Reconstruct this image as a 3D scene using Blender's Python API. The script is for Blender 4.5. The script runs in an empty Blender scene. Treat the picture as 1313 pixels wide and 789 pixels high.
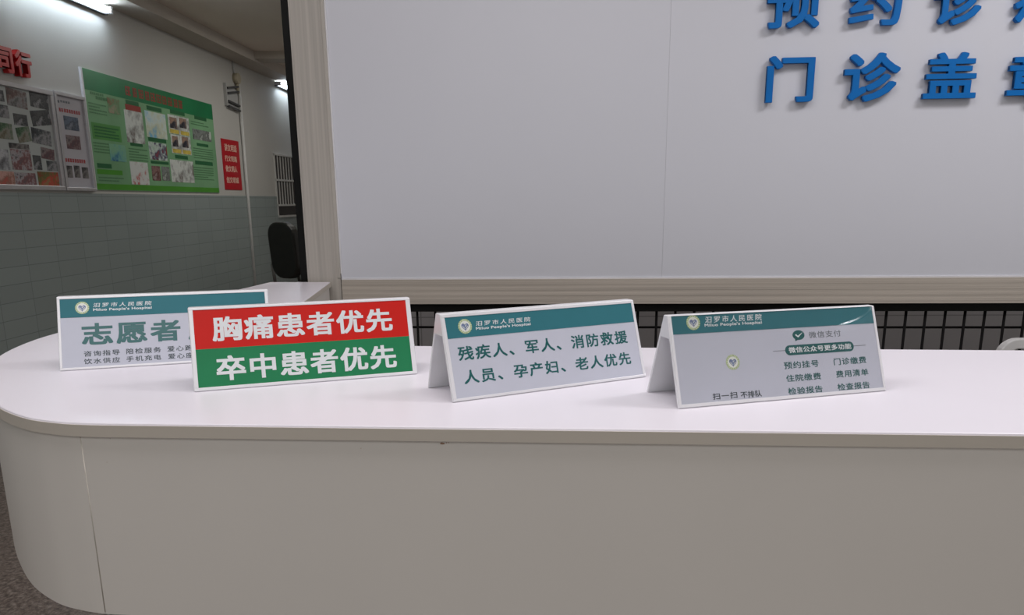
import bpy, bmesh, math, random
from mathutils import Vector, Matrix
R = math.radians
random.seed(7)
S = bpy.context.scene
C = S.collection

# ------------------------------------------------------------------ camera
FPX, PITCH, ROLL, CY = 958.77, 0.22991, -0.0041906, 481.68
cam = bpy.data.cameras.new('camera')
cam.sensor_width = 36.0
cam.lens = FPX / 1313 * 36.0
cam.shift_y = (CY - 394.5) / 1313
cam.clip_start = 0.02
cam_o = bpy.data.objects.new('camera', cam)
C.objects.link(cam_o)
cam_o.matrix_world = Matrix.Translation((0, 0, 1.35)) @ Matrix.Rotation(math.pi / 2 - PITCH, 4, 'X') @ Matrix.Rotation(ROLL, 4, 'Z')
S.camera = cam_o

# ------------------------------------------------------------------ world, exposure, lights
S.view_settings.view_transform = 'Standard'
S.view_settings.look = 'None'
S.view_settings.exposure = 0.05
S.view_settings.gamma = 1.0
S.view_settings.use_curve_mapping = False
w = bpy.data.worlds.new('world')
S.world = w
w.use_nodes = True
w.node_tree.nodes['Background'].inputs[0].default_value = (1.0, 0.985, 0.965, 1)
w.node_tree.nodes['Background'].inputs[1].default_value = 0.40

def area_light(name, loc, rot, sx, sy, power, col=(1, 1, 1)):
    l = bpy.data.lights.new(name, 'AREA')
    l.shape = 'RECTANGLE'; l.size = sx; l.size_y = sy; l.energy = power; l.color = col
    o = bpy.data.objects.new(name, l); C.objects.link(o)
    o.location = loc; o.rotation_euler = rot
    return o
# ceiling luminaires of the hall (above the desk and in front of it), then two added fills
area_light('desk_ceiling_light', (1.75, 1.15, 2.86), (0, 0, 0), 0.9, 0.45, 21, (1.0, 0.97, 1.0))
area_light('front_ceiling_light', (-0.45, 0.75, 2.86), (0, 0, 0), 2.3, 0.8, 23.5, (1.0, 0.97, 1.0))
area_light('hall_ceiling_light', (-0.3, -1.6, 2.86), (0, 0, 0), 1.4, 1.4, 22, (0.98, 0.99, 1.0))
area_light('aisle_fill_light', (-1.6, 7.6, 2.86), (0, 0, 0), 0.3, 2.4, 22, (1.0, 0.98, 0.93))  # unseen fill, added to brighten the left wall and aisle
area_light('office_fill_light', (0.0, 3.7, 2.86), (0, 0, 0), 0.6, 0.6, 16, (1.0, 0.97, 0.95))  # unseen fill, added to lighten the space behind the wire mesh

# ------------------------------------------------------------------ materials
def lin(c):
    c = c / 255.0
    return c / 12.92 if c <= 0.04045 else ((c + 0.055) / 1.055) ** 2.4
def rgb(r, g, b): return (lin(r), lin(g), lin(b), 1.0)

def mat(name, col, rough=0.5, var=0.06, scale=12.0, metallic=0.0, coat=0.0, bump=0.0, bscale=60.0, stretch=(1, 1, 1), spec=0.5, detail=3.0):
    m = bpy.data.materials.new(name); m.use_nodes = True
    nt = m.node_tree; b = nt.nodes['Principled BSDF']
    tc = nt.nodes.new('ShaderNodeTexCoord'); mp = nt.nodes.new('ShaderNodeMapping')
    mp.inputs['Scale'].default_value = stretch
    nt.links.new(tc.outputs['Object'], mp.inputs['Vector'])
    n = nt.nodes.new('ShaderNodeTexNoise'); n.inputs['Scale'].default_value = scale; n.inputs['Detail'].default_value = detail
    nt.links.new(mp.outputs['Vector'], n.inputs['Vector'])
    cr = nt.nodes.new('ShaderNodeValToRGB')
    lo = tuple(max(0, c * (1 - var)) for c in col[:3]) + (1,)
    hi = tuple(min(1, c * (1 + var)) for c in col[:3]) + (1,)
    cr.color_ramp.elements[0].color = lo; cr.color_ramp.elements[1].color = hi
    cr.color_ramp.elements[0].position = 0.3; cr.color_ramp.elements[1].position = 0.7
    nt.links.new(n.outputs['Fac'], cr.inputs['Fac'])
    nt.links.new(cr.outputs['Color'], b.inputs['Base Color'])
    b.inputs['Roughness'].default_value = rough
    b.inputs['Metallic'].default_value = metallic
    b.inputs['Coat Weight'].default_value = coat
    b.inputs['Coat Roughness'].default_value = 0.08
    b.inputs['Specular IOR Level'].default_value = spec
    if bump:
        n2 = nt.nodes.new('ShaderNodeTexNoise'); n2.inputs['Scale'].default_value = bscale; n2.inputs['Detail'].default_value = 4
        nt.links.new(mp.outputs['Vector'], n2.inputs['Vector'])
        bp = nt.nodes.new('ShaderNodeBump'); bp.inputs['Strength'].default_value = bump; bp.inputs['Distance'].default_value = 0.01
        nt.links.new(n2.outputs['Fac'], bp.inputs['Height']); nt.links.new(bp.outputs['Normal'], b.inputs['Normal'])
    return m

def emit(name, col, strength):
    m = bpy.data.materials.new(name); m.use_nodes = True
    nt = m.node_tree; b = nt.nodes['Principled BSDF']
    b.inputs['Base Color'].default_value = (0.8, 0.8, 0.8, 1)
    b.inputs['Emission Color'].default_value = col; b.inputs['Emission Strength'].default_value = strength
    return m

def tile_mat(name, col, joint, bw, bh, axis, offset=0.5, rough=0.25, mortar=0.004, var=0.1):
    m = bpy.data.materials.new(name); m.use_nodes = True
    nt = m.node_tree; b = nt.nodes['Principled BSDF']
    tc = nt.nodes.new('ShaderNodeTexCoord'); sp = nt.nodes.new('ShaderNodeSeparateXYZ'); cb = nt.nodes.new('ShaderNodeCombineXYZ')
    nt.links.new(tc.outputs['Object'], sp.inputs[0])
    nt.links.new(sp.outputs['XYZ'.index(axis[0])], cb.inputs[0]); nt.links.new(sp.outputs['XYZ'.index(axis[1])], cb.inputs[1])
    br = nt.nodes.new('ShaderNodeTexBrick'); br.offset = offset
    br.inputs['Scale'].default_value = 1.0; br.inputs['Brick Width'].default_value = bw; br.inputs['Row Height'].default_value = bh
    br.inputs['Mortar Size'].default_value = mortar; br.inputs['Mortar Smooth'].default_value = 0.2
    br.inputs['Color1'].default_value = tuple(c * (1 + var) for c in col[:3]) + (1,)
    br.inputs['Color2'].default_value = tuple(c * (1 - var) for c in col[:3]) + (1,)
    br.inputs['Mortar'].default_value = joint
    nt.links.new(cb.outputs[0], br.inputs['Vector'])
    nt.links.new(br.outputs['Color'], b.inputs['Base Color'])
    b.inputs['Roughness'].default_value = rough
    return m

def granite_mat(name):
    m = bpy.data.materials.new(name); m.use_nodes = True
    nt = m.node_tree; b = nt.nodes['Principled BSDF']
    tc = nt.nodes.new('ShaderNodeTexCoord')
    n = nt.nodes.new('ShaderNodeTexNoise'); n.inputs['Scale'].default_value = 55; n.inputs['Detail'].default_value = 6; n.inputs['Roughness'].default_value = 0.75
    nt.links.new(tc.outputs['Object'], n.inputs['Vector'])
    cr = nt.nodes.new('ShaderNodeValToRGB'); e = cr.color_ramp.elements
    e[0].position = 0.36; e[0].color = rgb(70, 58, 52); e[1].position = 0.66; e[1].color = rgb(168, 156, 146)
    x = e.new(0.5); x.color = rgb(120, 106, 97)
    nt.links.new(n.outputs['Fac'], cr.inputs['Fac']); nt.links.new(cr.outputs['Color'], b.inputs['Base Color'])
    b.inputs['Roughness'].default_value = 0.35
    return m

def streak_mat(name, col, axis, rough=0.4, var=0.12, metallic=0.0, scale=9.0):
    """extruded aluminium with fine lines along one axis"""
    st = {'X': (0.15, 12, 12), 'Z': (12, 12, 0.15)}[axis]
    m = mat(name, col, rough, var, scale, metallic, stretch=st, detail=4)
    return m

M = {}
M['laminate'] = mat('white_laminate', rgb(233, 229, 236), 0.35, 0.015, 3)
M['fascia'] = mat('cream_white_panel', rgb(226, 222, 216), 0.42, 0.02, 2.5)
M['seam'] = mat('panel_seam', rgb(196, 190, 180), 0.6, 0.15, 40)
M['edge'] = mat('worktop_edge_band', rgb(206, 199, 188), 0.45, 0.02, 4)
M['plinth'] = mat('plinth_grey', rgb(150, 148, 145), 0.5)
M['acrylic'] = mat('white_abs_plastic', rgb(230, 230, 233), 0.25, 0.01, 20, coat=0.3)
M['paper'] = mat('sign_paper', rgb(196, 199, 211), 0.42, 0.01, 20, spec=0.3)
M['teal'] = mat('teal_print', rgb(52, 116, 126), 0.42, 0.03, 30, spec=0.25)
M['teal_text'] = mat('dark_teal_ink', rgb(30, 96, 96), 0.3, 0.03, 60)
M['grey_text'] = mat('dark_grey_ink', rgb(52, 66, 72), 0.35, 0.05, 60)
M['light_grey_text'] = mat('grey_ink', rgb(110, 118, 124), 0.35, 0.05, 60)
M['red_print'] = mat('red_print', rgb(200, 34, 28), 0.42, 0.02, 30, spec=0.2)
M['green_print'] = mat('green_print', rgb(38, 126, 82), 0.42, 0.03, 30, spec=0.2)
M['white_text'] = mat('white_ink', rgb(222, 226, 228), 0.3, 0.02, 60)
M['emblem_green'] = mat('emblem_yellow_green', rgb(172, 190, 138), 0.3, 0.2, 400)
M['emblem_white'] = mat('emblem_white', rgb(225, 228, 220), 0.3, 0.03, 60)
M['emblem_blue'] = mat('emblem_blue', rgb(112, 128, 162), 0.3, 0.2, 300)
M['board_white'] = mat('white_board_panel', rgb(210, 212, 219), 0.35, 0.012, 1.5)
M['alu_v'] = streak_mat('champagne_aluminium_vertical', rgb(176, 171, 163), 'Z')
M['alu_h'] = streak_mat('champagne_aluminium_horizontal', rgb(181, 173, 162), 'X')
M['trim_light'] = mat('pale_edge_trim', rgb(222, 222, 226), 0.4)
M['black_steel'] = mat('black_painted_steel', rgb(13, 14, 13), 0.55, 0.15, 30, spec=0.2)
M['wire'] = mat('black_wire', rgb(14, 13, 13), 0.7, 0.1, 30, spec=0.1)
M['blue_letter'] = mat('blue_acrylic', rgb(0, 106, 182), 0.45, 0.03, 20, spec=0.25)
M['red_letter'] = mat('red_acrylic', rgb(190, 10, 18), 0.3, 0.05, 20, coat=0.2)
M['wall_paint'] = mat('white_wall_paint', rgb(190, 188, 182), 0.7, 0.03, 1.2, bump=0.05)
M['tile_left'] = tile_mat('grey_wall_tile', rgb(148, 152, 152), rgb(116, 120, 120), 0.6, 0.24, 'YZ', 0.5, 0.22, 0.0025, 0.05)
M['tile_back'] = tile_mat('grey_back_tile', rgb(150, 148, 150), rgb(120, 118, 120), 0.6, 0.3, 'XZ', 0.0, 0.3, 0.004, 0.04)
M['ceiling'] = mat('ceiling_plaster', rgb(240, 228, 216), 0.8, 0.04, 0.8)
M['beam'] = mat('beam_plaster', rgb(196, 188, 178), 0.8, 0.04, 1.5)
M['granite'] = granite_mat('speckled_granite')
M['tube'] = emit('fluorescent_tube', (0.72, 0.86, 1.0, 1), 38)
M['lamp_white'] = mat('lamp_housing_white', rgb(210, 210, 212), 0.4)
M['alu_frame'] = mat('aluminium_snap_frame', rgb(186, 184, 186), 0.35, 0.05, 30, metallic=0.3)
M['photo_back'] = mat('pale_board_print', rgb(176, 182, 180), 0.3, 0.04, 5)
M['notice_back'] = mat('notice_paper', rgb(186, 184, 190), 0.3, 0.03, 5)
M['pvc_white'] = mat('white_pvc', rgb(205, 204, 200), 0.4)
M['poster_green'] = mat('poster_green', rgb(122, 170, 126), 0.35, 0.14, 2.2)
M['poster_band'] = mat('poster_band_green', rgb(24, 122, 74), 0.35, 0.15, 3)
M['poster_head'] = mat('poster_dark_green', rgb(42, 104, 64), 0.35)
M['poster_bright'] = mat('poster_bright_green', rgb(78, 152, 48), 0.35, 0.1, 4)
M['poster_panel'] = mat('poster_leaf_green', rgb(84, 150, 76), 0.35, 0.1, 6)
M['poster_text'] = mat('poster_text_green', rgb(84, 132, 92), 0.35)
M['poster_red'] = mat('poster_red', rgb(150, 62, 52), 0.35, 0.1, 10)
M['poster_yellow'] = mat('poster_cream', rgb(206, 186, 84), 0.35, 0.2, 14)
M['red_sheet'] = mat('red_notice_sheet', rgb(188, 22, 36), 0.35, 0.04, 4)
M['cream_text'] = mat('cream_ink', rgb(232, 196, 176), 0.4)
M['red_text'] = mat('red_ink', rgb(168, 48, 52), 0.4)
M['dark_glass'] = mat('dark_window_pane', rgb(40, 32, 30), 0.3, 0.3, 5)
M['curtain'] = mat('pale_curtain', rgb(150, 142, 130), 0.7, 0.1, 12)
M['black_leather'] = mat('black_leather', rgb(30, 28, 24), 0.45, 0.15, 15, bump=0.05)
M['chair_grey'] = mat('grey_plastic', rgb(96, 92, 88), 0.5)
M['chrome'] = mat('chrome', rgb(180, 180, 182), 0.2, 0.03, 10, metallic=1.0)
M['white_plastic'] = mat('white_chair_plastic', rgb(200, 200, 198), 0.4)
M['fixture_grey'] = mat('fixture_grey', rgb(178, 178, 176), 0.5)
M['stain'] = mat('brown_stain', rgb(164, 132, 106), 0.7, 0.25, 300)
M['fixture_dark'] = mat('fixture_dark', rgb(70, 70, 70), 0.5)
M['fixture_cream'] = mat('fixture_cream', rgb(176, 166, 142), 0.5)

def photo_mat(name, cols, scale=9.0):
    """a printed snapshot: blotches of a few colours"""
    m = bpy.data.materials.new(name); m.use_nodes = True
    nt = m.node_tree; b = nt.nodes['Principled BSDF']
    tc = nt.nodes.new('ShaderNodeTexCoord')
    n = nt.nodes.new('ShaderNodeTexNoise'); n.inputs['Scale'].default_value = scale; n.inputs['Detail'].default_value = 4; n.inputs['Roughness'].default_value = 0.65
    nt.links.new(tc.outputs['Object'], n.inputs['Vector'])
    cr = nt.nodes.new('ShaderNodeValToRGB'); cr.color_ramp.interpolation = 'LINEAR'
    e = cr.color_ramp.elements
    k = len(cols)
    e[0].position = 0.36; e[0].color = rgb(*cols[0]); e[1].position = 0.64; e[1].color = rgb(*cols[-1])
    for i in range(1, k - 1):
        x = e.new(0.36 + 0.28 * i / (k - 1)); x.color = rgb(*cols[i])
    nt.links.new(n.outputs['Fac'], cr.inputs['Fac']); nt.links.new(cr.outputs['Color'], b.inputs['Base Color'])
    b.inputs['Roughness'].default_value = 0.3
    return m
PH = {
    'dr': photo_mat('snapshot_dark_red', [(44, 44, 46), (104, 78, 74), (140, 140, 140), (60, 60, 62)]),
    'gr': photo_mat('snapshot_grey', [(30, 32, 34), (90, 92, 94), (60, 64, 66), (165, 165, 168)]),
    'dg': photo_mat('snapshot_dark', [(34, 36, 40), (70, 76, 80), (150, 150, 152), (52, 60, 68)]),
    'gn': photo_mat('snapshot_green', [(40, 48, 40), (70, 104, 74), (140, 140, 130), (90, 80, 50)]),
    'dk': photo_mat('snapshot_black', [(28, 28, 30), (60, 58, 60), (130, 126, 124), (44, 42, 46)]),
    'rw': photo_mat('snapshot_red_white', [(50, 40, 44), (170, 166, 170), (128, 84, 84), (100, 94, 100)], 14),
    'rd': photo_mat('snapshot_people', [(44, 42, 48), (140, 128, 128), (104, 74, 78), (84, 80, 86)], 14),
    'lt': photo_mat('snapshot_pale', [(90, 92, 96), (190, 192, 196), (140, 142, 146), (70, 70, 74)]),
    'rg': photo_mat('snapshot_red_green', [(150, 40, 40), (90, 110, 60), (190, 70, 60), (120, 140, 90)]),
    'pk': photo_mat('snapshot_pink', [(180, 120, 110), (200, 160, 150), (150, 110, 96), (190, 80, 70)]),
    'bl': photo_mat('snapshot_blue', [(50, 58, 74), (110, 122, 140), (70, 78, 92), (150, 156, 166)]),
    'c_rw': photo_mat('clip_red_brown', [(150, 60, 50), (110, 150, 110), (170, 150, 130)], 8),
    'c_bl': photo_mat('clip_blue', [(130, 180, 140), (130, 180, 146), (110, 168, 160), (40, 100, 150)], 6),
    'c_wh': photo_mat('clip_white', [(206, 214, 208), (214, 218, 212), (176, 180, 176), (120, 110, 104)], 7),
    'c_rd': photo_mat('clip_white_red', [(212, 216, 212), (214, 218, 214), (206, 208, 204), (190, 50, 40)], 9),
    'c_sk': photo_mat('clip_sky', [(150, 200, 220), (206, 220, 214), (200, 206, 180), (120, 180, 210)], 4),
    'c_dg': photo_mat('clip_shapes', [(160, 190, 170), (200, 214, 204), (80, 84, 110), (160, 60, 50)], 10),
    'c_dr': photo_mat('clip_dark_red', [(60, 40, 44), (150, 120, 116), (96, 50, 50), (180, 170, 166)], 9),
    'c_gr': photo_mat('clip_grey', [(60, 62, 64), (140, 146, 142), (100, 104, 100), (190, 196, 190)], 9),
    'c_dk': photo_mat('clip_dark', [(40, 40, 44), (170, 140, 120), (64, 66, 76), (30, 30, 34)], 9),
}

# ------------------------------------------------------------------ helpers
def tag(o, label=None, cat=None, group=None, kind=None):
    if label: o['label'] = label
    if cat: o['category'] = cat
    if group: o['group'] = group
    if kind: o['kind'] = kind
    return o

def empty(name, loc=(0, 0, 0), rz=0.0, label=None, cat=None, group=None, kind=None):
    o = bpy.data.objects.new(name, None); C.objects.link(o)
    o.empty_display_size = 0.05
    o.location = loc; o.rotation_euler = (0, 0, rz)
    return tag(o, label, cat, group, kind)

class MB:
    """collects shapes, then links them as ONE mesh object"""
    def __init__(s): s.bm = bmesh.new()
    def box(s, x0, x1, y0, y1, z0, z1, mi=0):
        v = [s.bm.verts.new((x, y, z)) for z in (z0, z1) for y in (y0, y1) for x in (x0, x1)]
        for q in ((0, 2, 3, 1), (4, 5, 7, 6), (0, 1, 5, 4), (2, 6, 7, 3), (0, 4, 6, 2), (1, 3, 7, 5)):
            s.bm.faces.new([v[i] for i in q]).material_index = mi
        return s
    def prism(s, pts, f0, f1, mi=0):
        """pts: 2d outline; f0/f1 map (a, b) to 3d for the two caps"""
        n = len(pts)
        a = [s.bm.verts.new(f0(*p)) for p in pts]; b = [s.bm.verts.new(f1(*p)) for p in pts]
        s.bm.faces.new(a[::-1]).material_index = mi; s.bm.faces.new(b).material_index = mi
        for i in range(n):
            s.bm.faces.new((a[i], a[(i + 1) % n], b[(i + 1) % n], b[i])).material_index = mi
        return s
    def zprism(s, pts, z0, z1, mi=0):
        return s.prism(pts, lambda x, y: (x, y, z0), lambda x, y: (x, y, z1), mi)
    def tube(s, pts, r, n=10, mi=0):
        pts = [Vector(p) for p in pts]; rings = []
        for i, p in enumerate(pts):
            d = (pts[min(i + 1, len(pts) - 1)] - pts[max(i - 1, 0)]).normalized()
            u = d.orthogonal().normalized() if i == 0 else (u - d * u.dot(d)).normalized()
            w_ = d.cross(u)
            rr = r[i] if isinstance(r, (list, tuple)) else r
            rings.append([s.bm.verts.new(p + (u * math.cos(2 * math.pi * k / n) + w_ * math.sin(2 * math.pi * k / n)) * rr) for k in range(n)])
        for a, b in zip(rings, rings[1:]):
            for k in range(n):
                f = s.bm.faces.new((a[k], a[(k + 1) % n], b[(k + 1) % n], b[k])); f.material_index = mi; f.smooth = True
        s.bm.faces.new(rings[0][::-1]).material_index = mi; s.bm.faces.new(rings[-1]).material_index = mi
        return s
    def build(s, name, m, parent=None, bevel=0.0, loc=None, seg=2, smooth=False):
        bmesh.ops.recalc_face_normals(s.bm, faces=s.bm.faces)
        me = bpy.data.meshes.new(name); s.bm.to_mesh(me); s.bm.free()
        for x in (m if isinstance(m, (list, tuple)) else [m]): me.materials.append(x)
        o = bpy.data.objects.new(name, me); C.objects.link(o)
        if parent: o.parent = parent
        if loc: o.location = loc
        if smooth:
            for p_ in me.polygons: p_.use_smooth = True
        if bevel:
            b = o.modifiers.new('bevel', 'BEVEL'); b.width = bevel; b.segments = seg; b.limit_method = 'ANGLE'; b.angle_limit = R(40)
        return o

_glyphs = {}
def glyph_mesh(body, space=1.0, extrude=0.0, shear=0.0):
    k = (body, space, extrude, shear)
    if k not in _glyphs:
        cu = bpy.data.curves.new('lettering', 'FONT'); cu.body = body; cu.resolution_u = 3
        cu.space_character = space; cu.extrude = extrude; cu.shear = shear
        o = bpy.data.objects.new('lettering', cu); C.objects.link(o)
        dg = bpy.context.evaluated_depsgraph_get(); dg.update()
        me = bpy.data.meshes.new_from_object(o.evaluated_get(dg))
        vs = [v.co.copy() for v in me.vertices]; fs = [list(p.vertices) for p in me.polygons]
        bpy.data.objects.remove(o); bpy.data.curves.remove(cu); bpy.data.meshes.remove(me)
        _glyphs[k] = (vs, fs)
    return _glyphs[k]

def lettering(name, body, box, F, m, parent=None, space=1.0, bold=0.0, depth=0.0002, d0=0.0, shear=0.0, mb=None, mi=0, build=True):
    """text stretched over box (u0, u1, v0, v1); F(u, v, d) maps to 3d.
    bold: stroke thickening as a share of the box height."""
    vs, fs = glyph_mesh(body, space, 0.5, shear)
    x0 = min(v.x for v in vs); x1 = max(v.x for v in vs); y0 = min(v.y for v in vs); y1 = max(v.y for v in vs)
    u0, u1, v0, v1 = box
    h = v1 - v0; b = bold * h
    u0 += b; u1 -= b; v0 += b * 0.8; v1 -= b * 0.8
    shifts = [(0, 0)] if not bold else [(0, 0), (1, .8), (-1, .8), (1, -.8), (-1, -.8)]
    if bold >= 0.03:
        shifts += [(a, .8 * b_) for a, b_ in ((1, 0), (-1, 0), (0, 1), (0, -1), (1, .5), (1, -.5), (-1, .5), (-1, -.5), (.5, 1), (.5, -1), (-.5, 1), (-.5, -1))]
    q = mb or MB()
    for k, (sx, sy) in enumerate(shifts):
        vv = []
        for v in vs:
            u = u0 + (v.x - x0) / (x1 - x0) * (u1 - u0) + sx * b
            t = v0 + (v.y - y0) / (y1 - y0) * (v1 - v0) + sy * b
            d = d0 if v.z < 0 else d0 + depth * (1 + 0.01 * k)
            vv.append(q.bm.verts.new(F(u, t, d)))
        for f in fs:
            try: q.bm.faces.new([vv[i] for i in f]).material_index = mi
            except ValueError: pass
    return q.build(name, m, parent) if build else q

# ------------------------------------------------------------------ setting
WALL_RZ = math.atan2(1.0, 0.046)
BOARD_RZ = math.atan(-0.065)
FW = lambda u, v, d=0.0: (u, -d, v)            # on a wall: right, up, outwards

def place(o, loc, rz, ry=0.0):
    o.location = loc; o.rotation_euler = (0, ry, rz); return o

m = MB(); m.box(-5.5, 5.5, -5.0, 13.0, -0.1, 0.0)
tag(m.build('floor', M['granite']), kind='structure')
m = MB(); m.box(-5.5, 5.5, -3.2, 13.0, 2.88, 3.0)
tag(m.build('ceiling', M['ceiling']), kind='structure')
m = MB()
m.box(-3.0, 12.6, 0.0, 0.15, 0.0, 2.88, 0)
m.box(-3.0, 12.6, -0.008, 0.0, 0.0, 1.412, 1)
wall = tag(m.build('wall_left', [M['wall_paint'], tile_mat('grey_wall_tile', rgb(148, 158, 156), rgb(120, 128, 128), 0.30, 0.107, 'XZ', 0.0, 0.22, 0.002, 0.03)]), kind='structure')
place(wall, (-3.3, 0, 0), WALL_RZ)
m = MB(); m.box(-2.9, 5.5, 12.7, 12.85, 0, 2.88)
tag(m.build('wall_far', M['wall_paint']), kind='structure')
m = MB(); m.box(-0.95, 5.5, 4.9, 5.05, 0, 2.88)
tag(m.build('wall_back', M['tile_back']), kind='structure')
# plaster beam along the top of the left wall and one across the hall
m = MB(); m.box(2.0, 12.5, -0.24, 0.0, 2.78, 2.88)
place(tag(m.build('trim_1', M['beam']), kind='structure'), (-3.3, 0, 0), WALL_RZ)
m = MB(); m.box(-2.70, -0.9, 8.36, 8.62, 2.805, 2.88)
tag(m.build('trim_2', M['beam']), kind='structure')

# ------------------------------------------------------------------ reception counter
def catmull(p, n=6):
    out = []
    for i in range(1, len(p) - 2):
        for k in range(n):
            t = k / n
            out.append(tuple(0.5 * (2 * b + (c - a) * t + (2 * a - 5 * b + 4 * c - d) * t * t + (3 * b - a - 3 * c + d) * t ** 3)
                             for a, b, c, d in zip(p[i - 1], p[i], p[i + 1], p[i + 2])))
    out.append(p[-2])
    return out
fy = lambda x: 0.808 - 0.053 * x
by = lambda x: 1.292 - 0.06 * x
curve_pts = catmull([(-0.30, fy(-0.30)), (-0.44, fy(-0.44)), (-0.505, 0.8362), (-0.545, 0.846), (-0.585, 0.8635), (-0.642, 0.906), (-0.70, 0.968), (-0.76, 1.045),
                     (-0.82, 1.138), (-0.862, 1.235), (-0.887, 1.33), (-0.896, 1.43), (-0.885, 1.60), (-0.845, 1.90)])
inner_pts = catmull([(-0.53, 1.75), (-0.50, 1.52), (-0.475, 1.40), (-0.42, 1.335), (-0.34, by(-0.34)), (-0.1, by(-0.1))])
outline = [(2.4, fy(2.4))] + curve_pts + [(-0.77, 2.388), (-0.578, 2.388)] + inner_pts + [(2.4, by(2.4))]
outline = outline[::-1]        # counter-clockwise seen from above

def inset(pts, d):
    out = []; n = len(pts)
    for i in range(n):
        a, b, c = Vector(pts[i - 1]), Vector(pts[i]), Vector(pts[(i + 1) % n])
        e1 = (b - a).normalized(); e2 = (c - b).normalized()
        n1 = Vector((-e1.y, e1.x)); n2 = Vector((-e2.y, e2.x))
        k = (n1 + n2); k /= max(0.2, k.dot(n1))
        out.append(tuple(b + k * d))
    return out
def ccw(pts): return sum(pts[i - 1][0] * pts[i][1] - pts[i][0] * pts[i - 1][1] for i in range(len(pts))) > 0
if not ccw(outline): outline = outline[::-1]
counter = empty('reception_counter', (0, 0, 0), 0, 'long white reception counter with a rounded left end carrying the four table signs', 'counter')
m = MB(); m.zprism(outline, 1.082, 1.10)
m.build('countertop', M['laminate'], counter, bevel=0.0025)
m = MB()
eo, ei = inset(outline, -0.0007), inset(outline, 0.003)
for i in range(len(outline)):
    j = (i + 1) % len(outline)
    m.zprism([ei[i], eo[i], eo[j], ei[j]], 1.0832, 1.0975)
m.build('edge_band', M['edge'], counter)
m = MB(); m.zprism(inset(outline, 0.004), 0.85, 1.082)
fp = m.build('front_panel', M['fascia'], counter)
m = MB(); m.tube([(-0.508, 0.8424, 0.852), (-0.508, 0.8424, 1.081)], 0.0019, 12)
m.build('seam_strip', M['seam'], counter)
rr = random.Random(3)
for sx, sz, sr, k in ((-0.0803, 1.0795, 0.0022, 5), (-0.074, 1.0800, 0.0012, 3), (-0.1745, 1.0723, 0.0007, 2), (-0.4724, 1.080, 0.0007, 1), (-0.479, 1.0507, 0.0006, 1)):
    for q in range(k):
        cx, cz = sx + rr.uniform(-1, 1) * sr * 1.4, sz + rr.uniform(-.6, .3) * sr
        yy = fy(cx) + 0.004
        MB().prism([(cx + sr * 0.42 * math.cos(a) * rr.uniform(.6, 1.2), cz + sr * 0.45 * math.sin(a)) for a in [2 * math.pi * i / 9 for i in range(9)]],
                lambda a_, b_: (a_, yy + 0.0004, b_), lambda a_, b_: (a_, yy - 0.00025 - 0.053 * (a_ - cx), b_)).build('stain', M['stain'], counter)
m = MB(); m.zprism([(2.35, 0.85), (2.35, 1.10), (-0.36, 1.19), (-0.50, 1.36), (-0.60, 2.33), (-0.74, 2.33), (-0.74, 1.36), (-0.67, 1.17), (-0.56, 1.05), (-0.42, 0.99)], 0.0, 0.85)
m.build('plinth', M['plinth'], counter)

# ------------------------------------------------------------------ table signs
def heart(cx, cy, r, n=28):
    pts = []
    for k in range(n):
        t = 2 * math.pi * k / n
        pts.append((cx + r * 16 * math.sin(t) ** 3 / 16, cy + r * (13 * math.cos(t) - 5 * math.cos(2 * t) - 2 * math.cos(3 * t) - math.cos(4 * t)) / 15))
    return pts
def disc(cx, cy, r, n=32, ry=None):
    ry = ry or r
    return [(cx + r * math.cos(2 * math.pi * k / n), cy + ry * math.sin(2 * math.pi * k / n)) for k in range(n)]

def table_sign(spec, label):
    x, y, th, W, SL, t, D = spec
    r = Vector((math.cos(th), math.sin(th))); b = Vector((-math.sin(th), math.cos(th)))
    c = Vector((x, y)) + r * W / 2 + b * D / 2
    root = empty('table_sign', (c.x, c.y, 1.10), th, label, 'sign', 'acrylic tent signs on the counter')
    st, ct = math.sin(t), math.cos(t)
    H = SL * ct; yt = D / 2 - SL * st
    T = 0.0036 / ct
    hc = H * 0.74; yc = D / 2 - T - hc * st / ct
    prof = [(-D / 2, 0), (-D / 2 + T, 0), (-yc, hc), (yc, hc), (D / 2 - T, 0), (D / 2, 0), (yt, H), (-yt, H)]
    m = MB(); m.prism(prof, lambda a, z: (-W / 2, a, z), lambda a, z: (W / 2, a, z))
    m.build('holder', M['acrylic'], root, bevel=0.0011)
    F = lambda u, v, d=0.0: (u / 1000 - W / 2, -D / 2 + v / 1000 * st - d * ct, v / 1000 * ct + d * st)
    return root, F, W * 1000, SL * 1000

def rect(F, name, m, parent, u0, u1, v0, v1, d0, d1, bevel=0):
    return MB().prism([(u0, v0), (u1, v0), (u1, v1), (u0, v1)], lambda u, v: F(u, v, d0), lambda u, v: F(u, v, d1)).build(name, m, parent, bevel)

def rim(F, root, W, SL, u0, u1, v0, v1):
    m = MB()
    for a in ((1, W - 1, 1, v0), (1, W - 1, v1, SL - 0.6), (1, u0, v0, v1), (u1, W - 1, v0, v1)):
        if a[1] - a[0] > 0.2 and a[3] - a[2] > 0.2:
            m.prism([(a[0], a[2]), (a[1], a[2]), (a[1], a[3]), (a[0], a[3])], lambda u, v: F(u, v, -0.0002), lambda u, v: F(u, v, 0.0014))
    m.build('front_rim', M['acrylic'], root, bevel=0.0004)

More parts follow.
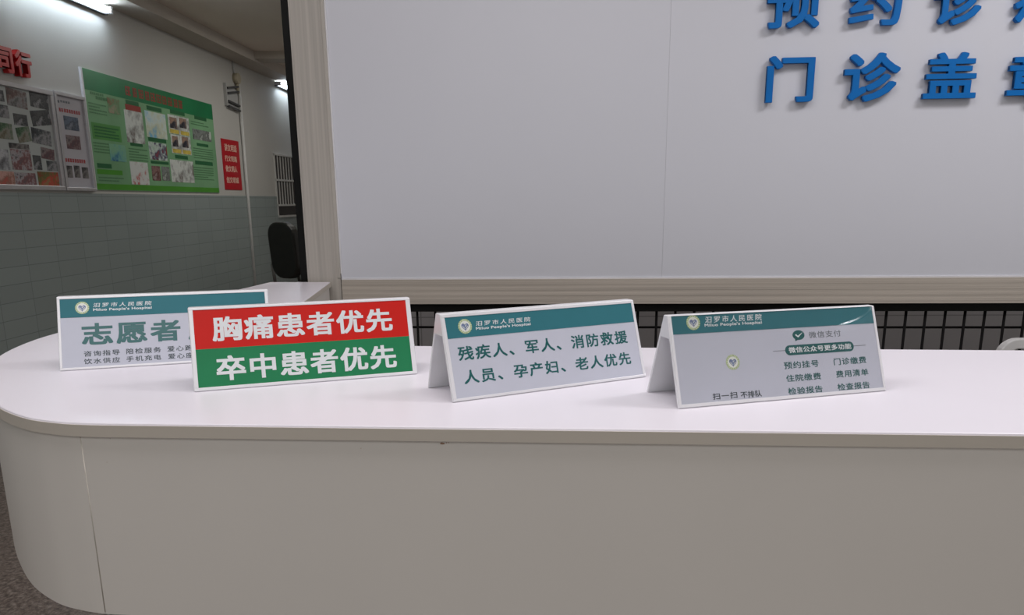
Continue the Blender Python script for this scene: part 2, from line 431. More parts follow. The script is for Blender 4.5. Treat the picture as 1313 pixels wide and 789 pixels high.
def emblem(F, parent, u, v, r, d):
    m = MB()
    n = 40
    ring = [(u + (r if k % 2 else r * 0.94) * math.cos(2 * math.pi * k / n), v + (r if k % 2 else r * 0.94) * math.sin(2 * math.pi * k / n)) for k in range(n)]
    m.prism(ring, lambda a, b: F(a, b, d), lambda a, b: F(a, b, d + 0.00015), 0)
    m.prism(disc(u, v, r * 0.72), lambda a, b: F(a, b, d), lambda a, b: F(a, b, d + 0.00025), 1)
    for k in range(18):                         # white dashes in the ring (the tiny lettering round the badge)
        a = 2 * math.pi * (k + .5) / 18; ca, sa = math.cos(a), math.sin(a)
        q = [(u + r * (R0 * ca - s * 0.045 * sa), v + r * (R0 * sa + s * 0.045 * ca)) for R0, s in ((.78, -1), (.9, -1), (.9, 1), (.78, 1))]
        m.prism(q, lambda a_, b_: F(a_, b_, d), lambda a_, b_: F(a_, b_, d + 0.0002), 1)
    m.prism(heart(u, v - r * .02, r * 0.52), lambda a, b: F(a, b, d), lambda a, b: F(a, b, d + 0.00035), 2)
    # pale strokes of the clasped hands
    for s in (-1, 1):
        q = [(u + s * r * a, v + r * b) for a, b in ((0.04, -0.30), (0.10, -0.34), (0.40, 0.0), (0.34, 0.06))]
        m.prism(q, lambda a_, b_: F(a_, b_, d), lambda a_, b_: F(a_, b_, d + 0.00045), 1)
    q = [(u + r * a, v + r * b) for a, b in ((-0.05, 0.02), (0.0, -0.06), (0.24, 0.18), (0.18, 0.24))]
    m.prism(q, lambda a_, b_: F(a_, b_, d), lambda a_, b_: F(a_, b_, d + 0.00045), 1)
    m.build('emblem', [M['emblem_green'], M['emblem_white'], M['emblem_blue']], parent)

CN_NAME, EN_NAME = '汨罗市人民医院', "Miluo People's Hospital"
def head(F, ins, u0, u1, v0, v1, em, cn, en):
    rect(F, 'header_band', M['teal'], ins, u0, u1, v0, v1, 0.0004, 0.0007)
    emblem(F, ins, em[0], em[1], em[2], 0.0007)
    lettering('hospital_name', CN_NAME, cn, F, M['white_text'], ins, 1.38, 0.012, 0.0002, 0.0007, shear=0.12)
    lettering('hospital_name', EN_NAME, en, F, M['white_text'], ins, 1.06, 0.035, 0.0002, 0.0007)

# 1 volunteer service
SP1 = (-0.6872, 1.1078, 0.3001, 0.3092, 0.1153, 0.3395, 0.0897)
SP2 = (-0.4286, 0.9762, 0.342, 0.3066, 0.1158, 0.341, 0.0897)
SP3 = (-0.0751, 0.9165, 0.4745, 0.3032, 0.1145, 0.3368, 0.0903)
SP4 = (0.2042, 0.8832, 0.2796, 0.3082, 0.1165, 0.3449, 0.089)
root, F, W, SL = table_sign(SP1, 'teal-headed white tent sign with large lettering, partly behind the red and green sign')
rim(F, root, W, SL, 4.6, W - 5.5, 4.2, 111.2)
ins = rect(F, 'insert', M['paper'], root, 4.6, W - 5.5, 4.2, 111.2, 0.0, 0.0004)
head(F, ins, 4.6, W - 5.5, 82, 111.2, (35, 96.7, 10), (50.4, 133.3, 96.7, 103.4), (50.1, 132.9, 89.6, 95.0))
lettering('headline', '志愿者', (32.5, 173, 37.5, 72), F, M['teal_text'], ins, 1.14, 0.034, d0=0.0004)
lettering('headline', '服务', (184, 277, 37.5, 72), F, M['teal_text'], ins, 1.14, 0.034, d0=0.0004)
for txt, bx in (('咨询指导', (34.2, 84.0, 20.2, 28.8)), ('陪检服务', (93.2, 142.8, 20.4, 29.2)), ('爱心跑腿', (151.9, 202, 20.6, 29.4)),
                ('饮水供应', (33.8, 83.8, 8.4, 16.9)), ('手机充电', (92.8, 142.3, 8.6, 17.0)), ('爱心座椅', (152.4, 202.5, 8.8, 17.4))):
    lettering('service_text', txt, bx, F, M['grey_text'], ins, 1.25, 0.012, d0=0.0004)

# 2 red over green
root, F, W, SL = table_sign(SP2, 'tent sign with a red upper half and a green lower half in bold white lettering')
rim(F, root, W, SL, 6.2, W - 7.0, 5.2, 112.2)
ins = rect(F, 'insert', M['paper'], root, 6.2, W - 7.0, 5.2, 112.2, 0.0, 0.0004)
tag(rect(F, 'red_panel', M['red_print'], ins, 6.2, W - 7.0, 57.8, 112.2, 0.0004, 0.0007), 'red upper half of the insert')
tag(rect(F, 'green_panel', M['green_print'], ins, 6.2, W - 7.0, 5.2, 57.8, 0.0004, 0.0007), 'green lower half of the insert')
lettering('headline', '胸痛患者优先', (28.9, 276.9, 67.2, 101.6), F, M['white_text'], ins, 1.08, 0.03, d0=0.0007)
lettering('headline', '卒中患者优先', (30.4, 277.5, 12.3, 46.9), F, M['white_text'], ins, 1.08, 0.03, d0=0.0007)

# 3 priority groups
root, F, W, SL = table_sign(SP3, 'tent sign with a teal header over two rows of large dark teal lettering')
rim(F, root, W, SL, 5.6, W - 5.2, 4.4, 109.8)
ins = rect(F, 'insert', M['paper'], root, 5.6, W - 5.2, 4.4, 109.8, 0.0, 0.0004)
head(F, ins, 5.6, W - 5.2, 82.1, 109.8, (32.2, 96.4, 10), (47.8, 129.3, 95.6, 101.9), (47.0, 128.2, 89.4, 94.2))
lettering('priority_text', '残疾人、军人、消防救援', (17.0, 281.4, 52.2, 70.8), F, M['teal_text'], ins, 1.18, 0.022, d0=0.0004)
lettering('priority_text', '人员、孕产妇、老人优先', (19.9, 281.3, 21.4, 39.4), F, M['teal_text'], ins, 1.18, 0.022, d0=0.0004)

# 4 payment
root, F, W, SL = table_sign(SP4, 'rightmost tent sign, with a payment logo and two columns of small lettering')
sign4 = (root, F, W, SL)
rim(F, root, W, SL, 4.2, W - 4.4, 5.0, 115.4)
ins = rect(F, 'insert', M['paper'], root, 4.2, W - 4.4, 5.0, 115.4, 0.0, 0.0004)
head(F, ins, 4.2, W - 4.4, 92.4, 115.4, (34, 106.2, 9.8), (50.9, 132.8, 104.8, 113.0), (49.3, 131.8, 98.9, 104.0))
emblem(F, ins, 82.7, 53.0, 10, 0.0004)
lettering('scan_text', '扫一扫', (48.4, 83, 7.6, 15.7), F, M['grey_text'], ins, 1.1, 0.012, d0=0.0004)
lettering('scan_text', '不排队', (88, 118.1, 6.8, 15.0), F, M['grey_text'], ins, 1.02, 0.012, d0=0.0004)
m = MB()
m.prism(disc(184.0, 82.4, 9.0, 32, 6.4), lambda a, b: F(a, b, 0.0004), lambda a, b: F(a, b, 0.0006), 0)
m.prism([(178, 78.5), (182.5, 76.3), (178.2, 74.6)], lambda a, b: F(a, b, 0.0004), lambda a, b: F(a, b, 0.0006), 0)
m.prism([(178.6, 82.6), (180.2, 84.0), (182.6, 81.4), (191.0, 86.0), (183.0, 79.2)], lambda a, b: F(a, b, 0.0006), lambda a, b: F(a, b, 0.0008), 1)
m.build('payment_logo', [M['teal_text'], M['white_text']], ins)
lettering('payment_text', '微信支付', (199.6, 249.1, 77.4, 86.0), F, M['light_grey_text'], ins, 1.1, 0.0, d0=0.0004)
m = MB()
pill = [(167.5 + 6.5 * math.cos(R(a)), 63.2 + 6.5 * math.sin(R(a))) for a in range(90, 271, 15)] + [(260 + 6.5 * math.cos(R(a)), 63.2 + 6.5 * math.sin(R(a))) for a in range(-90, 91, 15)]
m.prism(pill, lambda a, b: F(a, b, 0.0004), lambda a, b: F(a, b, 0.0006))
m.build('caption_badge', M['teal_text'], ins)
rect(F, 'rule_line', M['light_grey_text'], ins, 142.9, 161.5, 63.1, 63.7, 0.0004, 0.0006)
rect(F, 'rule_line', M['light_grey_text'], ins, 266, 285.6, 63.1, 63.7, 0.0004, 0.0006)
lettering('caption_text', '微信公众号更多功能', (166.2, 262.4, 59.6, 67.2), F, M['white_text'], ins, 1.06, 0.025, d0=0.0006)
for txt, bx in (('预约挂号', (156.1, 208.5, 39.2, 48.4)), ('住院缴费', (156.7, 209.3, 22.5, 31.5)), ('检验报告', (157.1, 209.0, 5.8, 14.7)),
                ('门诊缴费', (232.0, 282.9, 39.4, 48.5)), ('费用清单', (232.8, 283.4, 22.8, 31.9)), ('检查报告', (232.3, 282.7, 5.8, 14.8))):
    lettering('service_text', txt, bx, F, M['teal_text'], ins, 1.1, 0.014, d0=0.0004)

# clear protective film over sign 4, lifting along a curved crease near its right corner
film_m = bpy.data.materials.new('clear_film'); film_m.use_nodes = True
nt = film_m.node_tree; nt.nodes.remove(nt.nodes['Principled BSDF'])
tr = nt.nodes.new('ShaderNodeBsdfTransparent'); gl = nt.nodes.new('ShaderNodeBsdfGlossy'); gl.inputs['Roughness'].default_value = 0.09
lw = nt.nodes.new('ShaderNodeLayerWeight'); lw.inputs['Blend'].default_value = 0.5
pw = nt.nodes.new('ShaderNodeMath'); pw.operation = 'POWER'; pw.inputs[1].default_value = 5.0
fr = nt.nodes.new('ShaderNodeMapRange'); fr.inputs['To Min'].default_value = 0.08; fr.inputs['To Max'].default_value = 0.7
nt.links.new(lw.outputs['Facing'], pw.inputs[0]); nt.links.new(pw.outputs[0], fr.inputs['Value'])
fnz = nt.nodes.new('ShaderNodeTexNoise'); fnz.inputs['Scale'].default_value = 40
fmu = nt.nodes.new('ShaderNodeMapRange'); fmu.inputs['To Min'].default_value = 0.17; fmu.inputs["To Max"].default_value = 0.20
nt.links.new(fnz.outputs['Fac'], fmu.inputs['Value']); nt.links.new(fmu.outputs['Result'], gl.inputs['Roughness'])
mx = nt.nodes.new('ShaderNodeMixShader')
nt.links.new(fr.outputs['Result'], mx.inputs['Fac']); nt.links.new(tr.outputs[0], mx.inputs[1]); nt.links.new(gl.outputs[0], mx.inputs[2])
nt.links.new(mx.outputs[0], nt.nodes['Material Output'].inputs['Surface'])
root4, F4, W4, SL4 = sign4
import numpy as np
ARC = np.polyfit([(u - 260) / 50 for u in (215, 236, 247.4, 266.6, 286.3, 297.8, 303.0)], [86.2, 88.3, 90.3, 94.3, 100.6, 107.6, 111.6], 4)
def film_h(u, v):
    x = (u - 260) / 50
    s = (v - float(np.polyval(ARC, x))) / math.hypot(1, float(np.polyval(np.polyder(ARC), x)) / 50)
    fade = max(0, min(1, (u - 232) / 22)) * max(0, min(1, (W4 - 4.5 - u) / 3)) * max(0, min(1, (115.2 - v) / 2.5))
    wdt = 2.6 if s > 0 else 7.0
    return 0.0013 + 0.0022 * fade * math.exp(-(s / wdt) ** 2)
bm = bmesh.new()
us = [4.4 + 6 * i for i in range(36)] + [220 + 0.5 * i for i in range(int((W4 - 4.4 - 220) / 0.5) + 1)]
vs_ = [5.2 + 6 * i for i in range(13)] + [82 + 0.4 * i for i in range(84)]
gv = [[bm.verts.new(F4(u, v, film_h(u, v))) for u in us] for v in vs_]
for j in range(len(vs_) - 1):
    for i in range(len(us) - 1):
        bm.faces.new((gv[j][i], gv[j][i + 1], gv[j + 1][i + 1], gv[j + 1][i])).smooth = True
me = bpy.data.meshes.new('protective_film'); bm.to_mesh(me); bm.free(); me.materials.append(film_m)
film = bpy.data.objects.new('protective_film', me); C.objects.link(film); film.parent = root4
film['label'] = 'clear glossy film lifting near the top right corner'

# ------------------------------------------------------------------ white board in its aluminium frame, on the mesh partition
BP = Vector((-0.552, 2.42, 0)); BRY = -0.0063
board_m = Matrix.Translation(BP) @ Matrix.Rotation(BOARD_RZ, 4, 'Z') @ Matrix.Rotation(BRY, 4, 'Y')
part = empty('mesh_partition', BP, 0, 'black steel mesh partition standing behind the counter under the white board', 'partition')
part.matrix_world = board_m
m = MB(); m.box(-0.119, -0.094, -0.012, 0.03, 0.0, 2.75)
m.build('post', M['black_steel'], part, bevel=0.0015)
m = MB(); m.box(-0.094, 2.7, -0.004, 0.03, 0.9995, 1.0265)
m.build('rail', M['black_steel'], part, bevel=0.001)
m = MB()
k = -5
x = 1.8515 - 0.0593 * 32
while x < 2.68:
    if x > -0.09: m.tube([(x, 0.012, 0.02), (x, 0.012, 1.005)], 0.0042, 6)
    x += 0.0593
z = 0.9455
while z > 0.03:
    m.tube([(-0.094, 0.018, z), (2.7, 0.018, z)], 0.0042, 6); z -= 0.1186
m.build('wire_mesh', M['wire'], part)
board = empty('display_board', BP, 0, 'big white wall board in a champagne aluminium frame behind the counter', 'board')
board.matrix_world = board_m
m = MB(); m.box(-0.094, 0.0145, -0.02, 0.03, 1.0265, 2.6); m.box(-0.0935, -0.088, -0.022, -0.02, 1.0265, 2.6); m.box(0.004, 0.0145, -0.022, -0.02, 1.11, 2.6)
m.build('frame_stile', M['alu_v'], board, bevel=0.001)
m = MB(); m.box(0.0142, 0.0158, -0.0209, -0.0195, 1.028, 1.125)
m.build('mitre_joint', M['black_steel'], board)
m = MB(); m.box(0.0145, 2.7, -0.02, 0.03, 1.0265, 1.105)
for zz in (1.040, 1.058, 1.076, 1.094): m.box(0.0146, 2.7, -0.0206, -0.02, zz - 0.006, zz + 0.004)
m.build('frame_rail', M['alu_h'], board, bevel=0.0008)
m = MB(); m.box(0.0145, 2.7, -0.0175, -0.01, 1.105, 1.110); m.box(0.0145, 0.019, -0.0175, -0.01, 1.110, 2.6)
m.build('edge_bead', M['trim_light'], board)
m = MB(); m.box(0.0145, 1.0298, -0.014, 0.0, 1.1055, 2.6)
m.build('panel', M['board_white'], board)
m = MB(); m.box(1.0302, 2.7, -0.014, 0.0, 1.1055, 2.6)
m.build('panel', M['board_white'], board)

def wall_char(body, name, box, base_m, y0, depth, m, label, group, cat='letter', bold=0.0, stand=0.008):
    u0, u1, v0, v1 = box
    q = lettering(name, body, (0, u1 - u0, 0, v1 - v0), FW, m, None, 1.0, bold, depth, stand)
    q.matrix_world = base_m @ Matrix.Translation((u0, y0, v0))
    return tag(q, label, cat, group)
for ch, a0, a1, z0, z1, what in (('门', 1.298, 1.4323, 1.6253, 1.7518, 'leftmost of the lower row'), ('诊', 1.5162, 1.6723, 1.6245, 1.7564, 'second in the lower row'),
                           ('盖', 1.7408, 1.887, 1.6303, 1.7541, 'third in the lower row'), ('章', 1.9718, 2.1176, 1.620, 1.7519, 'lower row, cut by the right edge'),
                           ('预', 1.2854, 1.4333, 1.8253, 1.9525, 'leftmost of the upper row'), ('约', 1.5141, 1.6581, 1.8283, 1.9498, 'second in the upper row'),
                           ('诊', 1.7464, 1.88, 1.8258, 1.9471, 'third in the upper row'), ('疗', 1.9632, 2.0987, 1.8297, 1.9504, 'upper row, in the picture corner')):
    zm = (z0 + z1) / 2; am = (a0 + a1) / 2
    wall_char(ch, 'sign_character', (a0 + 0.0063 * zm, a1 + 0.0063 * zm, z0 - 0.0063 * am, z1 - 0.0063 * am), board_m, -0.014, 0.011, M['blue_letter'],
              'blue raised letter on the white board, ' + what, 'blue letters on the white board', bold=0.03, stand=0.008)

# ------------------------------------------------------------------ things on the left wall
wall_m = Matrix.Translation((-3.3, 0, 0)) @ Matrix.Rotation(WALL_RZ, 4, 'Z')
def on_wall(name, label, cat, s=0, z=0, group=None):
    o = empty(name, (0, 0, 0), 0, label, cat, group); o.matrix_world = wall_m @ Matrix.Translation((s, 0, z)); return o
PHOTOS = [
  (4.821,5.003,1.926,2.030,'dr',3),
  (5.036,5.213,1.945,2.045,'gr',2),
  (4.729,4.797,1.945,2.010,'gr',0),
  (4.721,4.818,1.851,1.925,'dg',0),
  (4.856,4.981,1.819,1.887,'gr',0),
  (5.022,5.213,1.837,1.932,'gr',-8),
  (4.695,4.827,1.727,1.820,'gn',0),
  (4.865,4.991,1.721,1.812,'gn',-10),
  (5.003,5.193,1.718,1.813,'dg',4),
  (4.778,4.960,1.676,1.708,'dk',0),
  (4.781,4.963,1.549,1.673,'rw',0),
  (5.072,5.202,1.626,1.697,'rd',5),
  (5.111,5.218,1.554,1.618,'dg',0),
  (4.982,5.060,1.556,1.646,'gr',0),
  (4.658,4.760,1.544,1.665,'lt',0),
  (4.791,4.982,1.460,1.533,'rw',0),
  (5.005,5.215,1.454,1.546,'rg',0),
  (4.633,4.784,1.452,1.536,'pk',0),
]
NOTICE = [
  (5.357,5.519,1.836,1.926,'bl',0),
  (5.355,5.512,1.710,1.801,'rd',0),
  (5.303,5.377,1.516,1.596,'dk',0),
  (5.400,5.464,1.519,1.600,'dk',0),
  (5.490,5.561,1.516,1.593,'dk',0),
]
NTXT = [
  (5.315,5.556,1.948,1.972,'red'),
  (5.311,5.546,1.620,1.645,'red'),
  (5.304,5.333,2.004,2.021,'gry'),
  (5.346,5.451,2.010,2.024,'gry'),
]
GREEN = [
  (5.616,7.789,2.039,2.415,'band'),
  (6.185,7.151,2.120,2.263,'title'),
  (5.706,5.878,2.111,2.128,'txt'),
  (5.772,5.922,2.083,2.105,'txt'),
  (5.919,6.081,2.005,2.117,'c_rw'),
  (5.673,5.899,1.977,2.063,'lines'),
  (5.677,6.056,1.800,1.916,'pg'),
  (5.673,5.869,1.692,1.789,'lines'),
  (5.872,6.093,1.655,1.780,'c_bl'),
  (5.687,5.873,1.597,1.630,'hd'),
  (5.677,6.013,1.553,1.588,'bg'),
  (5.687,6.025,1.490,1.545,'lines'),
  (6.178,6.368,2.099,2.131,'hd'),
  (6.164,6.393,2.055,2.098,'rd'),
  (6.137,6.404,1.810,2.055,'c_wh'),
  (6.176,6.360,1.786,1.808,'hd'),
  (6.140,6.423,1.672,1.778,'lines'),
  (6.132,6.403,1.488,1.664,'c_rd'),
  (6.490,6.735,2.092,2.125,'hd'),
  (6.448,6.788,1.875,2.082,'c_sk'),
  (6.462,6.760,1.843,1.874,'hd'),
  (6.455,6.754,1.696,1.837,'c_dg'),
  (6.462,6.763,1.664,1.686,'hd'),
  (6.462,6.602,1.526,1.645,'c_dr'),
  (6.628,6.763,1.529,1.646,'c_gr'),
  (6.886,7.156,2.106,2.138,'hd'),
  (6.832,7.225,1.934,2.094,'yl'),
  (6.859,6.989,1.982,2.074,'c_dk'),
  (7.039,7.169,1.999,2.083,'c_dk'),
  (6.848,7.221,1.770,1.930,'yl'),
  (6.872,6.978,1.827,1.916,'c_dk'),
  (7.053,7.172,1.831,1.924,'c_dk'),
  (6.895,7.136,1.727,1.757,'hd'),
  (6.791,7.226,1.522,1.713,'c_wh'),
  (7.349,7.601,2.104,2.135,'hd'),
  (7.267,7.664,2.031,2.093,'lines'),
  (7.281,7.672,1.920,2.014,'c_gr'),
  (7.348,7.591,1.864,1.890,'hd'),
  (7.261,7.680,1.743,1.855,'lines'),
  (7.277,7.652,1.693,1.728,'hd'),
  (7.239,7.657,1.547,1.681,'lines'),
  (5.652,7.743,1.442,1.484,'bg'),
]
REDTXT = [
  (7.977,8.285,1.858,1.930,),
  (7.968,8.272,1.755,1.816,),
  (7.964,8.256,1.651,1.715,),
  (7.962,8.272,1.539,1.602,),
]
def card(name, m, parent, s0, s1, z0, z1, d0, d1, os, oz, ang=0, label=None, mi=None):
    cx, cz = (s0 + s1) / 2 - os, (z0 + z1) / 2 - oz
    q = MB().box(-(s1 - s0) / 2, (s1 - s0) / 2, -d1, -d0, -(z1 - z0) / 2, (z1 - z0) / 2).build(name, m, parent)
    q.location = (cx, 0, cz); q.rotation_euler = (0, R(ang), 0)
    if label: q['label'] = label
    return q
def frame(name, m, parent, s0, s1, z0, z1, wdt, d):
    q = MB()
    q.box(s0, s1, -d, 0, z0, z0 + wdt); q.box(s0, s1, -d, 0, z1 - wdt, z1); q.box(s0, s0 + wdt, -d, 0, z0 + wdt, z1 - wdt); q.box(s1 - wdt, s1, -d, 0, z0 + wdt, z1 - wdt)
    return q.build(name, m, parent, bevel=0.003)
def text_rows(name, m, parent, s0, s1, z0, z1, pitch, os, oz, d, fill=0.45):
    q = MB(); z = z1 - pitch
    rnd = random.Random(int(s0 * 1000 + z0 * 777))
    while z > z0 - 1e-4:
        s = s0
        end = s1 if rnd.random() < 0.75 else s0 + (s1 - s0) * rnd.uniform(0.5, 0.9)
        while s < end:
            w_ = pitch * rnd.uniform(0.5, 0.85)
            q.box(s - os, min(s + w_, s1) - os, -d - 0.0006, -d, z - oz, z + pitch * fill - oz); s += w_ + pitch * 0.2
        z -= pitch
    return q.build(name, m, parent)
def stroke_chars(name, m, parent, n, s0, s1, z0, z1, os, oz, d):
    """illegible heading: n dense little clusters of strokes"""
    q = MB(); rnd = random.Random(int(s0 * 997 + z0 * 31)); cw = (s1 - s0) / n; h = z1 - z0
    for i in range(n):
        a = s0 + i * cw + cw * 0.08; b = a + cw * 0.84
        for f in (0.05, 0.42, 0.82):
            e = rnd.uniform(0, 0.25) * cw
            q.box(a + e - os, b - e * 0.5 - os, -d - 0.001, -d, z0 + h * f - oz, z0 + h * (f + 0.13) - oz)
        for f in (rnd.uniform(0, .25), rnd.uniform(.4, .55), rnd.uniform(.65, .85)):
            q.box(a + (b - a) * f - os, a + (b - a) * (f + 0.15) - os, -d - 0.0012, -d, z0 - oz, z1 - oz)
    return q.build(name, m, parent)

# photo board
t = on_wall('photo_board', 'framed board of many small snapshots on the left wall, cut by the left edge', 'picture board', 4.9, 1.43)
os, oz = 4.9, 1.43
card('backing', M['photo_back'], t, 4.2, 5.245, 1.44, 2.06, 0.0, 0.012, os, oz)
frame('frame', M['alu_frame'], t, 4.18 - os, 5.255 - os, 1.428 - oz, 2.068 - oz, 0.03, 0.03)
for i, (s0, s1, z0, z1, k, ang) in enumerate(PHOTOS):
    card('snapshot', PH[k], t, s0, s1, z0, z1, 0.012, 0.0135 + 0.0003 * (i % 4), os, oz, ang)
# narrow notice
t = on_wall('notice_board', 'narrow framed white notice between the photo board and the green poster', 'notice', 5.43, 1.43)
os, oz = 5.43, 1.43
card('backing', M['notice_back'], t, 5.28, 5.605, 1.44, 2.07, 0.0, 0.012, os, oz)
frame('frame', M['alu_frame'], t, 5.268 - os, 5.612 - os, 1.428 - oz, 2.075 - oz, 0.024, 0.03)
for s0, s1, z0, z1, k, ang in NOTICE: card('snapshot', PH[k], t, s0, s1, z0, z1, 0.012, 0.0135, os, oz, ang)
for s0, s1, z0, z1, k in NTXT: stroke_chars('heading', M['red_text'] if k == 'red' else M['light_grey_text'], t, 9 if k == 'red' else 4, s0, s1, z0, z1, os, oz, 0.012)
# green poster
t = on_wall('health_poster', 'large green health education poster with a dark green banner on the left wall', 'poster', 6.68, 1.44)
os, oz = 6.68, 1.44
card('backing', M['poster_green'], t, 5.638, 7.755, 1.438, 2.278, 0.0, 0.010, os, oz)
card('edge_strip', M['trim_light'], t, 5.622, 5.640, 1.436, 2.28, 0.0, 0.016, os, oz)
card('header_band', M['poster_band'], t, 5.638, 7.755, 2.135, 2.278, 0.010, 0.0105, os, oz)
stroke_chars('title', M['poster_red'], t, 10, 6.18, 7.14, 2.165, 2.235, os, oz, 0.0106)
for s0, s1, z0, z1, k in GREEN:
    if k in ('band', 'title'): continue
    if k == 'lines': text_rows('text_block', M['poster_text'], t, s0, s1, z0, z1, 0.021, os, oz, 0.0102)
    elif k == 'txt': stroke_chars('heading', M['poster_text'], t, 7, s0, s1, z0, z1, os, oz, 0.0102)
    elif k == 'hd': card('heading_bar', M['poster_head'], t, s0, s1, z0, z1, 0.010, 0.0112, os, oz)
    elif k == 'bg': card('bright_bar', M['poster_bright'], t, s0, s1, z0, z1, 0.010, 0.0108, os, oz)
    elif k == 'pg':
        card('leaf_panel', M['poster_panel'], t, s0, s1, z0, z1, 0.010, 0.0106, os, oz); text_rows('text_block', M['poster_head'], t, s0 + .03, s1 - .03, z0 + .015, z1 - .01, 0.022, os, oz, 0.0106)
    elif k == 'rd': card('red_bar', M['poster_red'], t, s0, s1, z0, z1, 0.010, 0.0112, os, oz)
    elif k == 'yl':
        card('picture_card', PH['c_wh'], t, s0, s1, z0, z1, 0.010, 0.0108, os, oz)
        for a_, b_ in ((0.04, 0.46), (0.54, 0.96)): card('yellow_strip', M['poster_yellow'], t, s0 + (s1 - s0) * a_, s0 + (s1 - s0) * b_, z0 + (z1 - z0) * 0.03, z0 + (z1 - z0) * 0.24, 0.0108, 0.0114, os, oz)
    else: card('picture', PH[k], t, s0, s1, z0, z1, 0.010, 0.0118, os, oz)
# red sheet
t = on_wall('red_notice', 'small red sheet with four rows of pale lettering right of the green poster', 'notice', 8.13, 1.47)
os, oz = 8.13, 1.47
card('sheet', M['red_sheet'], t, 7.915, 8.352, 1.472, 1.976, 0.0, 0.006, os, oz)
for (s0, s1, z0, z1), txt in zip(REDTXT, ('讲文明话', '行文明路', '做文明人', '创文明城')):
    lettering('lettering', txt, (s0 - os, s1 - os, z0 - oz, z1 - oz), FW, M['cream_text'], t, 1.05, 0.03, 0.001, 0.006)
# red raised letters
wall_char('同', 'sign_character', (4.715, 4.888, 2.115, 2.262), wall_m, 0, 0.03, M['red_letter'], 'red raised letter on the left wall, half cut by the left edge', 'red letters on the left wall', bold=0.045)
wall_char('行', 'sign_character', (4.905, 5.06, 2.112, 2.268), wall_m, 0, 0.03, M['red_letter'], 'red raised letter on the left wall above the photo board, the whole one', 'red letters on the left wall', bold=0.04)

# batten lamps under the beam
def batten(s0, s1, z, label):
    t = on_wall('batten_lamp', label, 'lamp', (s0 + s1) / 2, z, 'fluorescent battens on the left wall')
    L = (s1 - s0) / 2
    m = MB(); m.box(-L, L, -0.03, 0.0, -0.012, 0.03); m.build('housing', M['lamp_white'], t, bevel=0.003)
    m = MB(); m.box(-L, L, -0.034, -0.0, -0.022, -0.012); m.build('lower_rail', M['fixture_dark'], t)
    for sgn in (-1, 1):
        m = MB(); m.box(min(sgn * L, sgn * (L - 0.03)), max(sgn * L, sgn * (L - 0.03)), -0.075, -0.03, -0.016, 0.032); m.build('end_cap', M['lamp_white'], t, bevel=0.003)
    m = MB(); m.tube([(-L + 0.03, -0.058, 0.010), (L - 0.03, -0.058, 0.010)], 0.017, 12); m.build('tube', M['tube'], t)
batten(4.82, 6.03, 2.725, 'lit fluorescent batten at the top left corner of the picture')
batten(9.62, 10.8, 2.735, 'lit fluorescent batten far down the wall beside the black post')

# conduit
m = MB(); m.tube([(8.455, -0.018, 0.0), (8.455, -0.018, 2.60)], 0.017, 10)
q = m.build('conduit_pipe', M['pvc_white'], None); q.matrix_world = wall_m; tag(q, 'thin white conduit running down the left wall right of the red sheet', 'pipe')
# emergency fixture
t = on_wall('wall_fixture', 'small grey slatted fixture hanging by its cable above the red sheet', 'fixture', 8.25, 2.33)
m = MB(); m.tube([(0.115, -0.012, 0.45), (0.118, -0.012, 0.37), (0.13, -0.012, 0.33)], 0.007, 8); m.build('cable', M['fixture_grey'], t)
m = MB(); m.tube([(0.15, 0.0, 0.285), (0.15, -0.05, 0.285)], 0.055, 16); m.tube([(0.16, -0.02, 0.25), (0.17, -0.02, 0.14)], 0.018, 8); m.build('junction_box', M['fixture_cream'], t)
m = MB(); m.box(-0.13, 0.17, -0.012, 0.0, -0.04, 0.17); m.box(-0.16, -0.14, -0.03, 0.0, -0.02, 0.20); m.build('back_plate', M['fixture_grey'], t)
for zz, tl in ((0.145, .05), (0.095, .05), (0.02, -.02), (-0.03, -.02)):
    m = MB(); m.prism([(-0.13, zz), (0.16, zz + tl), (0.16, zz + tl + 0.018), (-0.13, zz + 0.018)], lambda a, b: (a, -0.012, b), lambda a, b: (a, -0.04, b)); m.build('slat', M['fixture_dark'], t)

# barred window
t = on_wall('window_1', None, None, 9.39, 1.16); t['kind'] = 'structure'
m = MB(); m.box(0.02, 1.18, -0.012, -0.009, 0.02, 0.745); m.build('pane', M['dark_glass'], t)
m = MB(); m.box(0.5, 1.1, -0.0115, -0.0105, 0.16, 0.42); m.build('curtain', M['curtain'], t)
m = MB(); m.box(0, 0.02, -0.016, 0.0, 0.0, 0.76); m.box(1.18, 1.2, -0.016, 0.0, 0.0, 0.76)
for zz in (0.0, 0.135, 0.435, 0.735): m.box(0, 1.2, -0.03, 0.0, zz, zz + 0.022)
m.build('window_frame', M['pvc_white'], t)
for k in range(1, 12):
    m = MB(); m.box(k * 0.098 - 0.013, k * 0.098 + 0.013, -0.018, -0.012, 0.15, 0.74); m.build('window_bar', M['pvc_white'], t)

# ------------------------------------------------------------------ office chair by the far window
t = empty('office_chair', (-2.10, 7.75, 0), R(150), 'black high-backed office chair by the far window beside the black post', 'chair')
def rrect(x0, x1, z0, z1, r, n=6):
    p = []
    for cx, cz, a0 in ((x1 - r, z0 + r, -90), (x1 - r, z1 - r, 0), (x0 + r, z1 - r, 90), (x0 + r, z0 + r, 180)):
        for k in range(n + 1):
            a = R(a0 + 90 * k / n); p.append((cx + r * math.cos(a), cz + r * math.sin(a)))
    return p
m = MB(); m.prism(rrect(-0.19, 0.19, 0.60, 1.155, 0.14), lambda a, b: (a, 0.22 + 0.08 * (b - .5), b), lambda a, b: (a * .94, 0.30 + 0.08 * (b - .5), b)); m.build('backrest', M['black_leather'], t, bevel=0.02)
m = MB(); m.prism(rrect(-0.24, 0.24, -0.25, 0.24, 0.08), lambda a, b: (a, b, 0.43), lambda a, b: (a, b, 0.52)); m.build('seat', M['black_leather'], t, bevel=0.02)
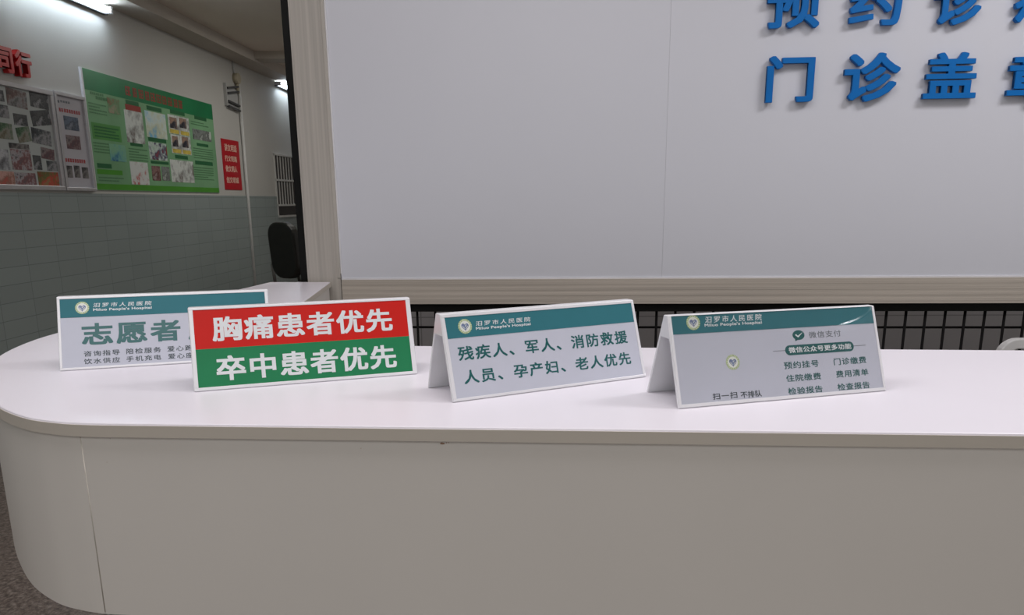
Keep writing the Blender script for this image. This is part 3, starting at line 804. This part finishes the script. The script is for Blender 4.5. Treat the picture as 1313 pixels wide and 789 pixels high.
for s in (-1, 1):
    m = MB(); m.tube([(s * 0.26, 0.2, 0.47), (s * 0.29, 0.2, 0.72), (s * 0.29, -0.12, 0.72), (s * 0.26, -0.14, 0.47)], 0.018, 8); m.build('armrest', M['chair_grey'], t)
m = MB(); m.tube([(0, 0, 0.10), (0, 0, 0.44)], 0.03, 12); m.build('gas_column', M['chrome'], t)
m = MB()
for k in range(5):
    a = 2 * math.pi * k / 5; m.tube([(0, 0, 0.11), (0.28 * math.cos(a), 0.28 * math.sin(a), 0.065)], [0.026, 0.016], 8)
m.build('star_base', M['chair_grey'], t)
for k in range(5):
    a = 2 * math.pi * k / 5; m = MB(); cx, cy = 0.28 * math.cos(a), 0.28 * math.sin(a)
    m.tube([(cx - 0.02 * math.sin(a), cy + 0.02 * math.cos(a), 0.028), (cx + 0.02 * math.sin(a), cy - 0.02 * math.cos(a), 0.028)], 0.028, 12); m.build('caster', M['black_leather'], t)

# ------------------------------------------------------------------ white plastic chair behind the counter
t = empty('plastic_chair', (1.585, 1.79, 0), R(180), 'white plastic chair with a slotted back, just behind the counter at the right edge', 'chair')
m = MB()
bk = lambda z: -0.21 - 0.10 * (z - 0.45)
def arch(hw, top, r, n=8):
    p = [(-hw, 0.40)]
    for cx, a0, sg in ((-hw + r, 180, -1), (hw - r, 90, -1)):
        p += [(cx + r * math.cos(R(a0 - 90 * k / n)), top - r + r * math.sin(R(a0 - 90 * k / n))) for k in range(n + 1)]
    return p + [(hw, 0.40)]
m.prism(arch(0.225, 0.968, 0.06) + arch(0.188, 0.940, 0.02)[::-1], lambda a, b: (a, bk(b), b), lambda a, b: (a, bk(b) - 0.024, b))
for z0, z1 in ((0.855, 0.918), (0.775, 0.835), (0.695, 0.755), (0.58, 0.675)):
    m.prism([(-0.189, z0), (0.189, z0), (0.189, z1), (-0.189, z1)], lambda a, b: (a, bk(b) - 0.002, b), lambda a, b: (a, bk(b) - 0.022, b))
m.build('backrest', M['white_plastic'], t, bevel=0.003)
m = MB(); m.prism(rrect(-0.23, 0.23, -0.22, 0.23, 0.06), lambda a, b: (a, b, 0.43), lambda a, b: (a, b, 0.46)); m.build('seat', M['white_plastic'], t, bevel=0.006)
for sx in (-1, 1):
    for sy in (-1, 1):
        m = MB(); m.tube([(sx * 0.19, sy * 0.18, 0.44), (sx * 0.23, sy * 0.215, 0.0)], [0.026, 0.018], 8); m.build('leg', M['white_plastic'], t)
